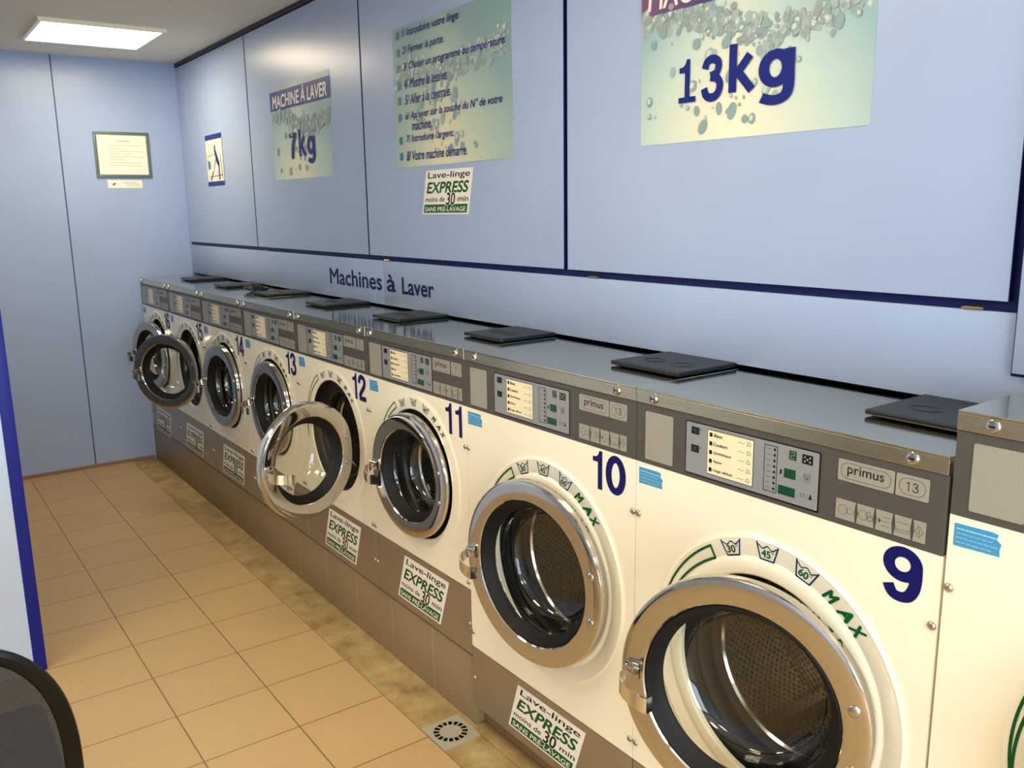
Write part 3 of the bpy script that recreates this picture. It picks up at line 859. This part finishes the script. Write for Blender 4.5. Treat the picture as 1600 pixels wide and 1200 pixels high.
def machine(num, kind, X, theta, label, stk=None):
    K = KIND[kind]; zb = K['zb']; o_ = (0, 0, zb); W = K['W']; d = fz(K)
    e = empty('washing_machine', (X, 0, zb), label, 'washing machine', 'row of front loading washing machines')
    c = lambda n, f, par=e, of=o_, key=None: cached(kind, key or n, f, par, of)
    c('cabinet', lambda: cabinet(K))
    c('front_panel', lambda: front_panel(K))
    c('kick_panel', lambda: kick_panel(K))
    fa = c('control_fascia', lambda: fascia(K))
    for n, f in (('blank_plate', blank_plate), ('program_panel', program_panel), ('program_card', program_card), ('name_plate', name_plate), ('size_plate', size_plate), ('symbol_plate', symbol_tabs)):
        c(n, lambda f=f: f(K), fa)
    c('lid', lambda: lid(K)); c('detergent_lid', lambda: soap_lid(K))
    for i, x in enumerate((-W+.057, -.062) if W > .7 else (-W+.040, -.045)):
        o = cached(kind, 'lock%d' % i, lambda x=x: lock(K, x), e, o_); o.name = 'lock'
    zs = (.920+(K['zf']-1.0464), .329 if W > .7 else .487)
    pts = [(-W+.009, zs[0]), (-.009, zs[0]), (-W+.010, zs[1]), (-.010, zs[1]), (-W+.010, K['zg']-.105 if W > .7 else .349), (-.010, K['zg']-.105 if W > .7 else .349)]
    for i, (x, z) in enumerate(pts):
        o = cached(kind, 'screw%d' % i, lambda x=x, z=z: screw(x, z), e, o_); o.name = 'screw'
    c('door_seal', lambda: door_seal(K)); c('drum', lambda: drum(K)); [setattr(cached(kind, 'tub%d' % i, lambda i=i: wash_marks(K, (0, i)), e, o_), 'name', 'wash_symbol') for i in range(3)]; c('max_lettering', lambda: wash_marks(K, 1)); c('load_scale', lambda: wash_marks(K, 2))
    # door hung on the right
    dc = K['dc']; R = K['R']
    dr = cached(kind, 'door', lambda: door_ring(K), e, (0, 0, 0)); dr.location = (dc[0]+R+(.014 if W > .7 else 0), -.042 if W > .7 else -.020, dc[1]-zb+(.008 if W > .7 else 0)); dr.rotation_euler = (0, 0, radians(theta))
    for n, f in (('door_gasket', door_gasket), ('door_glass', door_glass), ('handle', handle)):
        cached(kind, n, lambda f=f: f(K), dr, (0, 0, 0))
    for i, a in enumerate((15.5, -15.5)):
        o = cached(kind, 'bolt%d' % i, lambda a=a: ring_bolt(K, a), dr, (0, 0, 0)); o.name = 'bolt'
    # hinge block between door and body
    cached(kind, 'hinge', lambda: MB().box(dc[0]+R-.022, dc[0]+R-.006, -.012 if W > .7 else .010, .0 if W > .7 else .034, dc[1]-.06, dc[1]+.06, 'dark_rim', .002), e, o_)
    # number
    if num:
        nb = MB(); zc_ = .942+(K['zf']-1.0464)
        s = str(num)
        dg_ = lambda c, a, b: nb.text(c, a, b, .943, 1.040, -.0009, 'navy_ink', 'digit')
        if num == 9: nb.text('9', -.1035, -.031, .9415, 1.0415, -.0009, 'navy_ink', 'digit')
        elif num == 10: dg_('1', -.151, -.1165); dg_('0', -.104, -.034)
        elif num == 11: dg_('1', -.117, -.081); dg_('1', -.060, -.024)
        else: dg_('1', -.125, -.090); dg_(s[1], -.080, -.018)
        nb.build('number', e, o_)
    tp = tape(K, num or 8).build('torn_label', e, o_); tp['label'] = 'torn blue printed label'
    if stk:
        so = sticker(*stk).build('sticker', e, o_); so['label'] = 'white and green EXPRESS sticker'
    return e

X13 = [0.0, -.720]
X7 = [-1.440-.640*i for i in range(6)]
S = dict
machine(0, 'l', .884, 4, 'taller cream washing machine cut off at the right edge of the picture')
machine(9, 'm', 0.0, 18.5, 'large cream washing machine numbered 9, its round chrome door ajar', (.10, .255, -.48, .30, .052))
machine(10, 'm', -.720, 7, 'cream washing machine numbered 10 standing low beside the end of the tiled plinth', (.104, .257, -.4775, .302, .052))
lab7 = {11: 'cream washing machine numbered 11 beside the larger number 10', 12: 'cream washing machine numbered 12 with its chrome door swung wide open',
        13: 'cream washing machine numbered 13 half hidden by the open door of number 12', 14: 'cream washing machine numbered 14 between numbers 13 and 15',
        15: 'cream washing machine numbered 15 with its door standing open near the far end', 16: 'farthest cream washing machine, numbered 16, against the left wall'}
th7 = {11: 6, 12: 108, 13: 2.5, 14: 6, 15: 38, 16: 14}
st7 = {11: (.272, .442, -.417, .290, .062), 12: (.270, .440, -.403, .287, .062), 13: (.268, .438, -.43, .30, .055), 14: (.268, .428, -.450, .325, .045), 15: (.262, .415, -.485, .325, .045), 16: (.235, .395, -.515, .33, .05)}
for i, n_ in enumerate(range(11, 17)):
    machine(n_, 's', X7[i], th7[n_], lab7[n_], st7[n_])

# ================================================================== posters
def splash(mb, x0, x1, z0, z1, y_, seed, band, n1, n2):
    n1 = int(n1*1.7)
    r = random.Random(seed); W = x1-x0; H = z1-z0
    cnt = [0]
    def blob(cx, cz, a, b, rot, mt):
        cnt[0] += 1; y = y_-1.0e-6*cnt[0]*6
        if x0+a < cx < x1-a and z0+b < cz < z1-b:
            mb.disc(cx, cz, a, y, mt, 12, b, rot)
            if r.random() < .55: mb.disc(cx-a*.15, cz+b*.1, a*.55, y-3e-6, 'drop_light' if r.random() < .5 else 'splash_c', 10, b*.55, rot)
    for k in range(n1):
        u = r.random(); c = band(u)
        cz = z0+H*(c+r.gauss(0, .040)); a = W*r.uniform(.005, .018)
        blob(x0+W*u, cz, a, a*r.uniform(.8, 1.7), radians(-35+r.uniform(-30, 30)), r.choice(['splash_a', 'splash_b', 'splash_c', 'splash_a']))
    for k in range(n2):
        u = min(.95, max(.05, r.gauss(.42, .16))); v = r.uniform(.05, band(u)-.05)
        a = W*r.choice([.004, .006, .009, .013, .018])
        blob(x0+W*u, z0+H*v, a, a*r.uniform(1, 1.8), radians(r.uniform(-40, 10)), r.choice(['splash_b', 'splash_a', 'splash_b']))

def kg_poster(x0, x1, z0, z1, label, big, strip_z, kgbox, seed, onebox=None):
    mb = MB(); y = YW-.0012
    mb.rect(x0, x1, z0, z1, y, 'poster_print', .001, uv=True)
    splash(mb, x0, x1, z0, z1, y-.0001, seed, lambda u: .60+.10*math.sin(u*5.5+1.0), 260, 46)
    s0, s1 = strip_z
    mb.rect(x0-.004 if big == '7kg' else x0, x1+.004 if big == '7kg' else x1, s0, s1, y-.0026, 'strip_print_flare' if big == '13kg' else 'navy_bright', .0004, uv=True)
    mb.text('MACHINE À LAVER', x0+.035*(x1-x0), x1-.035*(x1-x0), s0+(s1-s0)*.10, s1-(s1-s0)*.04, y-.0030, 'white_ink', .022, .12)
    for st, a, b, c_, d_ in kgbox:
        if st[0] == 'd': mb.text(st[1], a, b, c_, d_, y-.0030, 'poster_ink', 'digit')
        else: mb.text(st, a, b, c_, d_, y-.0030, 'poster_ink', .030)
    o = mb.build('poster', None, ((x0+x1)/2, YW, z0)); o.location = ((x0+x1)/2, YW, z0)
    return tag(o, label, 'poster')
kg_poster(-1.088, -.409, 1.776, 2.230, '13kg poster with water droplets, cut off by the top of the picture', '13kg', (2.100, 2.200),
          [('dI', -.950, -.893, 1.872, 1.976), ('d3', -.875, -.805, 1.866, 1.976), ('dk', -.788, -.709, 1.874, 1.990), ('dg', -.700, -.600, 1.840, 1.962)], 3)
kg_poster(-3.745, -3.043, 1.773, 2.228, '7kg poster with a navy strip reading MACHINE À LAVER', '7kg', (2.110, 2.200),
          [('d7', -3.530, -3.440, 1.868, 1.990), ('dk', -3.415, -3.330, 1.868, 2.000), ('dg', -3.318, -3.225, 1.838, 1.962)], 8)
ip = MB(); x0, x1, z0, z1 = -2.453, -1.675, 1.778, 2.293; y = YW-.0012
ip.rect(x0, x1, z0, z1, y, 'poster_print_green', .001, uv=True)
splash(ip, x0, x1, z0, z1, y-.0001, 21, lambda u: .66+.05*math.sin(u*6+2) if u > .35 else .62+.06*math.sin(u*9), 230, 50)
LN = [('1/ Introduire votre linge.', -2.376, -1.972, 2.263), ('2/ Fermer la porte.', -2.376, -2.077, 2.202), ('3/ Choisir un programme ou température.', -2.373, -1.702, 2.143),
      ('4/ Mettre la lessive.', -2.370, -2.060, 2.084), ('5/ Aller à la centrale.', -2.369, -2.040, 2.027), ('6/ Appuyer sur la touche du N° de votre', -2.369, -1.726, 1.965),
      ('machine.', -2.323, -2.175, 1.929), ("7/ Introduire l'argent.", -2.369, -2.025, 1.880), ('8/ Votre machine démarre.', -2.369, -1.943, 1.820)]
for st, a, b, zc_ in LN:
    ip.text(st, a, b, zc_-.018, zc_+.018, y-.0030, 'poster_ink', .010, .3)
    if '/' in st: ip.rect(-2.422, -2.400, zc_-.014, zc_+.014, y-.0030, 'teal_bullet', .0003)
o = ip.build('poster', None, ((x0+x1)/2, YW, z0)); o.location = ((x0+x1)/2, YW, z0)
tag(o, 'washing instructions poster with eight numbered lines of text', 'poster')
# wall sticker
st = sticker(1.599, 1.759, -2.232, .322, .038, y=YW-.0004).build('sticker', None, (-2.09, YW, 1.599)); st.location = (-2.09, YW, 1.599)
tag(st, 'white and green EXPRESS sticker on the wall below the instructions poster', 'sticker')
# lettering on the band
e = empty('lettering', (-2.68, YW, 1.28), 'navy words Machines à Laver on the blue band above the machines', 'lettering')
for st_, a, b, c_, d_ in (('Machines', -3.150, -2.628, 1.284, 1.358), ('à', -2.585, -2.508, 1.284, 1.356), ('Laver', -2.455, -2.203, 1.282, 1.350)):
    MB().text(st_, a, b, c_, d_, YW-.0010, 'navy', .018).build('word', e, (-2.68, YW, 1.28))
# pictogram sign
ps = MB(); x0, x1, z0, z1 = -4.858, -4.552, 1.776, 2.074; y = YW-.0015
ps.rect(x0, x1, z0, z1, y, 'paper', .001)
ps.rect(x0, x1, z1-.030, z1, y-.0004, 'navy_bright', .0003); ps.rect(x0, x1, z0, z0+.026, y-.0004, 'navy_bright', .0003)
ps.line([(x0, z0), (x0, z1)], .005, y-.0004, 'splash_b'); ps.line([(x1, z0), (x1, z1)], .005, y-.0004, 'splash_b')
yy = y-.0006; W_ = x1-x0; H_ = z1-z0
def P(u, v): return (x0+u*W_, z0+v*H_)
ps.disc(*P(.56, .74), .016, yy, 'grey_ink', 12)
ps.slab([P(.50, .70), P(.60, .70), P(.78, .44), P(.72, .36), P(.60, .46)], yy, .0002, 'navy_bright')
ps.line([P(.62, .56), P(.48, .40), P(.42, .28)], .010, yy, 'navy_bright')
ps.line([P(.74, .42), P(.74, .14)], .022, yy, 'navy_bright'); ps.line([P(.86, .60), P(.92, .14)], .010, yy, 'grey_ink')
ps.slab([P(.06, .52), P(.26, .46), P(.24, .34), P(.10, .32)], yy, .0002, 'teal_bullet')
ps.line([P(.36, .26), P(.22, .12)], .014, yy, 'navy'); ps.line([P(.06, .58), P(.60, .62)], .005, yy, 'splash_a'); ps.line([P(.18, .18), P(.94, .20)], .005, yy, 'grey_ink')
o = ps.build('sign', None, (-4.705, YW, z0)); o.location = (-4.705, YW, z0)
tag(o, 'small white pictogram sign with blue bars top and bottom', 'sign')

# framed notice on the left wall (built in xz then turned to face +x)
def on_left(mb, name, loc_y, z0, par=None):
    # u along -y..+y : picture left is lower y
    mb.xf(lambda x, y, z: (XL-y, x, z))
    return mb
e = empty('picture_frame', (XL, -.012, 1.846), 'grey-green framed notice on the left wall', 'picture frame')
fo = (XL, -.012, 1.846)
a, b, c_, d_ = -.176, .152, 1.846, 2.122
fm = MB()
for q4 in ((a, b, d_-.016, d_), (a, b, c_, c_+.016), (a, a+.018, c_+.016, d_-.016), (b-.018, b, c_+.016, d_-.016)):
    fm.box(q4[0], q4[1], -.014, -.0005, q4[2], q4[3], 'frame_green', .0015)
on_left(fm, 'frame', 0, 0).build('frame', e, fo)
pp = MB(); pp.rect(a+.017, b-.017, c_+.015, d_-.015, -.006, 'paper', .003)
rr = random.Random(2)
pp.line([(-.040, 2.066), (.030, 2.066)], .004, -.0064, 'tape_line')if False else pp.line([(-.040, 2.066), (.030, 2.066)], .004, -.0064, 'brass')
for k in range(8):
    z = 2.040-.0175*k; l = (.20, .09, .20, .12, .19, .07, .18, .18)[k]; x = -.095
    while x < -.095+l:
        s_ = rr.uniform(.008, .024); pp.line([(x, z), (min(x+s_, -.095+l), z)], .0032, -.0064, 'grey_print') if False else pp.line([(x, z), (x+s_, z)], .0026, -.0064, 'splash_a'); x += s_+.005
on_left(pp, 'notice', 0, 0).build('notice', e, fo)
tg = MB(); tg.rect(-.117, .089, 1.779, 1.829, -.0016, 'paper', .0015)
tg.disc(-.080, 1.803, .012, -.0018, 'frame_green', 12, .006, .5)
for k in range(3): tg.line([(-.03+.01*k, 1.817-.010*k), (.05+.012*k, 1.817-.010*k)], .0025, -.0018, 'splash_a')
on_left(tg, '', 0, 0)
o = tg.build('label', None, (XL, -.014, 1.779)); o.location = (XL, -.014, 1.779)
tag(o, 'thin white label on the left wall below the framed notice', 'label')

# ================================================================== small things
# coil of cable on top of machine 13/14
r = random.Random(11); pts = []
for k in range(150):
    t = k/150*2*pi*8
    R_ = .045+.022*sin(k*.37)
    pts.append((-3.715+R_*1.25*cos(t+.3*sin(k*.21)), .205+R_*.9*sin(t), 1.2205+.016*abs(sin(k*.23))+.010*(k/150)))
pts += [(-3.66, .16, 1.222), (-3.62, .13, 1.221), (-3.58, .12, 1.221)]
cb = MB(); cb.tube(pts, .0032, 'cable', 6)
o = cb.build('cable', None, (-3.715, .205, 1.217)); o.location = (-3.715, .205, 1.217)
tag(o, 'black tangled cable lying on top of the machines near the wall', 'cable')

# floor drain
e = empty('floor_drain', (-1.458, -.078, -.004), 'square cream plastic floor drain at the foot of the plinth', 'floor drain')
do = (-1.458, -.078, -.004)
cx, cy = -1.458, -.078; hs = .0685; n = 48
dg = MB(); z = .0015
V = []; ro, ri = .054, .036
for k in range(n):
    a_ = 2*pi*k/n; t = hs/max(abs(cos(a_)), abs(sin(a_))); V.append((cx+t*cos(a_), cy+t*sin(a_), z))
for k in range(n): a_ = 2*pi*k/n; V.append((cx+ro*cos(a_), cy+ro*sin(a_), z))
for k in range(n): a_ = 2*pi*k/n; V.append((cx+ri*cos(a_), cy+ri*sin(a_), z))
for k in range(n): a_ = 2*pi*k/n; t = hs/max(abs(cos(a_)), abs(sin(a_))); V.append((cx+t*cos(a_), cy+t*sin(a_), z-.0055))
F = []
for k in range(n):
    k2 = (k+1) % n
    F.append((k, k2, n+k2, n+k)); F.append((k, 3*n+k, 3*n+k2, k2))
    if k % 3 == 0: F.append((n+k, n+k2, 2*n+k2, 2*n+k))
F.append(tuple(range(2*n, 3*n)))
dg.add(V, F, 'drain_plastic'); dg.build('grate', e, do)
MB().box(cx-.056, cx+.056, cy-.056, cy+.056, -.0038, -.0030, 'led_dark').build('drain_well', e, do)

# office chair, lower left corner
e = empty('chair', (-1.22, -1.39, 0), 'black chair with a rounded mesh back in the lower left corner', 'chair')
co = (-1.22, -1.39, 0)
def sup(t, a_, b_, p=2.5):
    c1, s1 = cos(t), sin(t)
    return (a_*abs(c1)**(2/p)*(1 if c1 >= 0 else -1), b_*abs(s1)**(2/p)*(1 if s1 >= 0 else -1))
XC, YC, ZCc = -1.0, -1.39, .60
def backpt(u, v):  # slight recline and wrap
    return (XC-.10*(.30-v)*0+.03*(1-(u/.228)**2)*0 + .05*(v), YC+u, ZCc+v)
N_ = 96; fr = MB(); V = []
prof = [(0, .010), (-.007, .012), (-.014, .007), (-.024, .002), (-.029, -.004), (-.026, -.010), (-.013, -.013), (-.002, -.009), (.002, 0)]
for k in range(N_):
    t = 2*pi*k/N_
    u, v = sup(t, .228, .300); u2, v2 = sup(t+.01, .228, .300)
    tx = Vector((u2-u, v2-v)).normalized(); nn = Vector((tx[1], -tx[0]))
    for (dr_, dx) in prof:
        p = backpt(u+nn[0]*dr_, v+nn[1]*dr_); V.append((p[0]+dx, p[1], p[2]))
L_ = len(prof)
F = [(k*L_+j, k*L_+(j+1) % L_, ((k+1) % N_)*L_+(j+1) % L_, ((k+1) % N_)*L_+j) for k in range(N_) for j in range(L_)]
fr.add(V, F, 'chair_black'); fr.build('back_frame', e, co)
ms = MB(); V = []; UV = []; rings = 10
for i in range(rings+1):
    s_ = i/rings
    for k in range(N_):
        u, v = sup(2*pi*k/N_, .204*s_+.0001, .276*s_+.0001)
        p = backpt(u, v); V.append((p[0]-.004-.018*(1-s_**2), p[1], p[2])); UV.append((u, v))
F = [(i*N_+k, i*N_+(k+1) % N_, (i+1)*N_+(k+1) % N_, (i+1)*N_+k) for i in range(rings) for k in range(N_)]
ms.add(V, F, 'chair_mesh', UV); ms.build('back_mesh', e, co)
se = MB(); se.box(-1.50, -1.06, -1.61, -1.17, .43, .50, 'chair_fabric', .025, 4); se.build('seat', e, co)
for sy in (-1, 1):
    y_ = YC+sy*.235
    MB().tube([(-1.03, YC+sy*.17, .36), (-1.00, YC+sy*.19, .45), (-.995, YC+sy*.200, .55)], .012, 'chair_black', 12).build('back_post', e, co)
    for x_, dx in ((-1.07, .05), (-1.46, -.04)):
        MB().tube([(x_, YC+sy*.20, .44), (x_+dx*.5, YC+sy*.215, .22), (x_+dx, YC+sy*.225, .012)], .0125, 'chair_black', 12).build('leg', e, co)
MB().box(-1.47, -1.03, YC-.20, YC+.20, .415, .432, 'chair_black', .004).build('seat_frame', e, co)

bpy.context.view_layer.update()
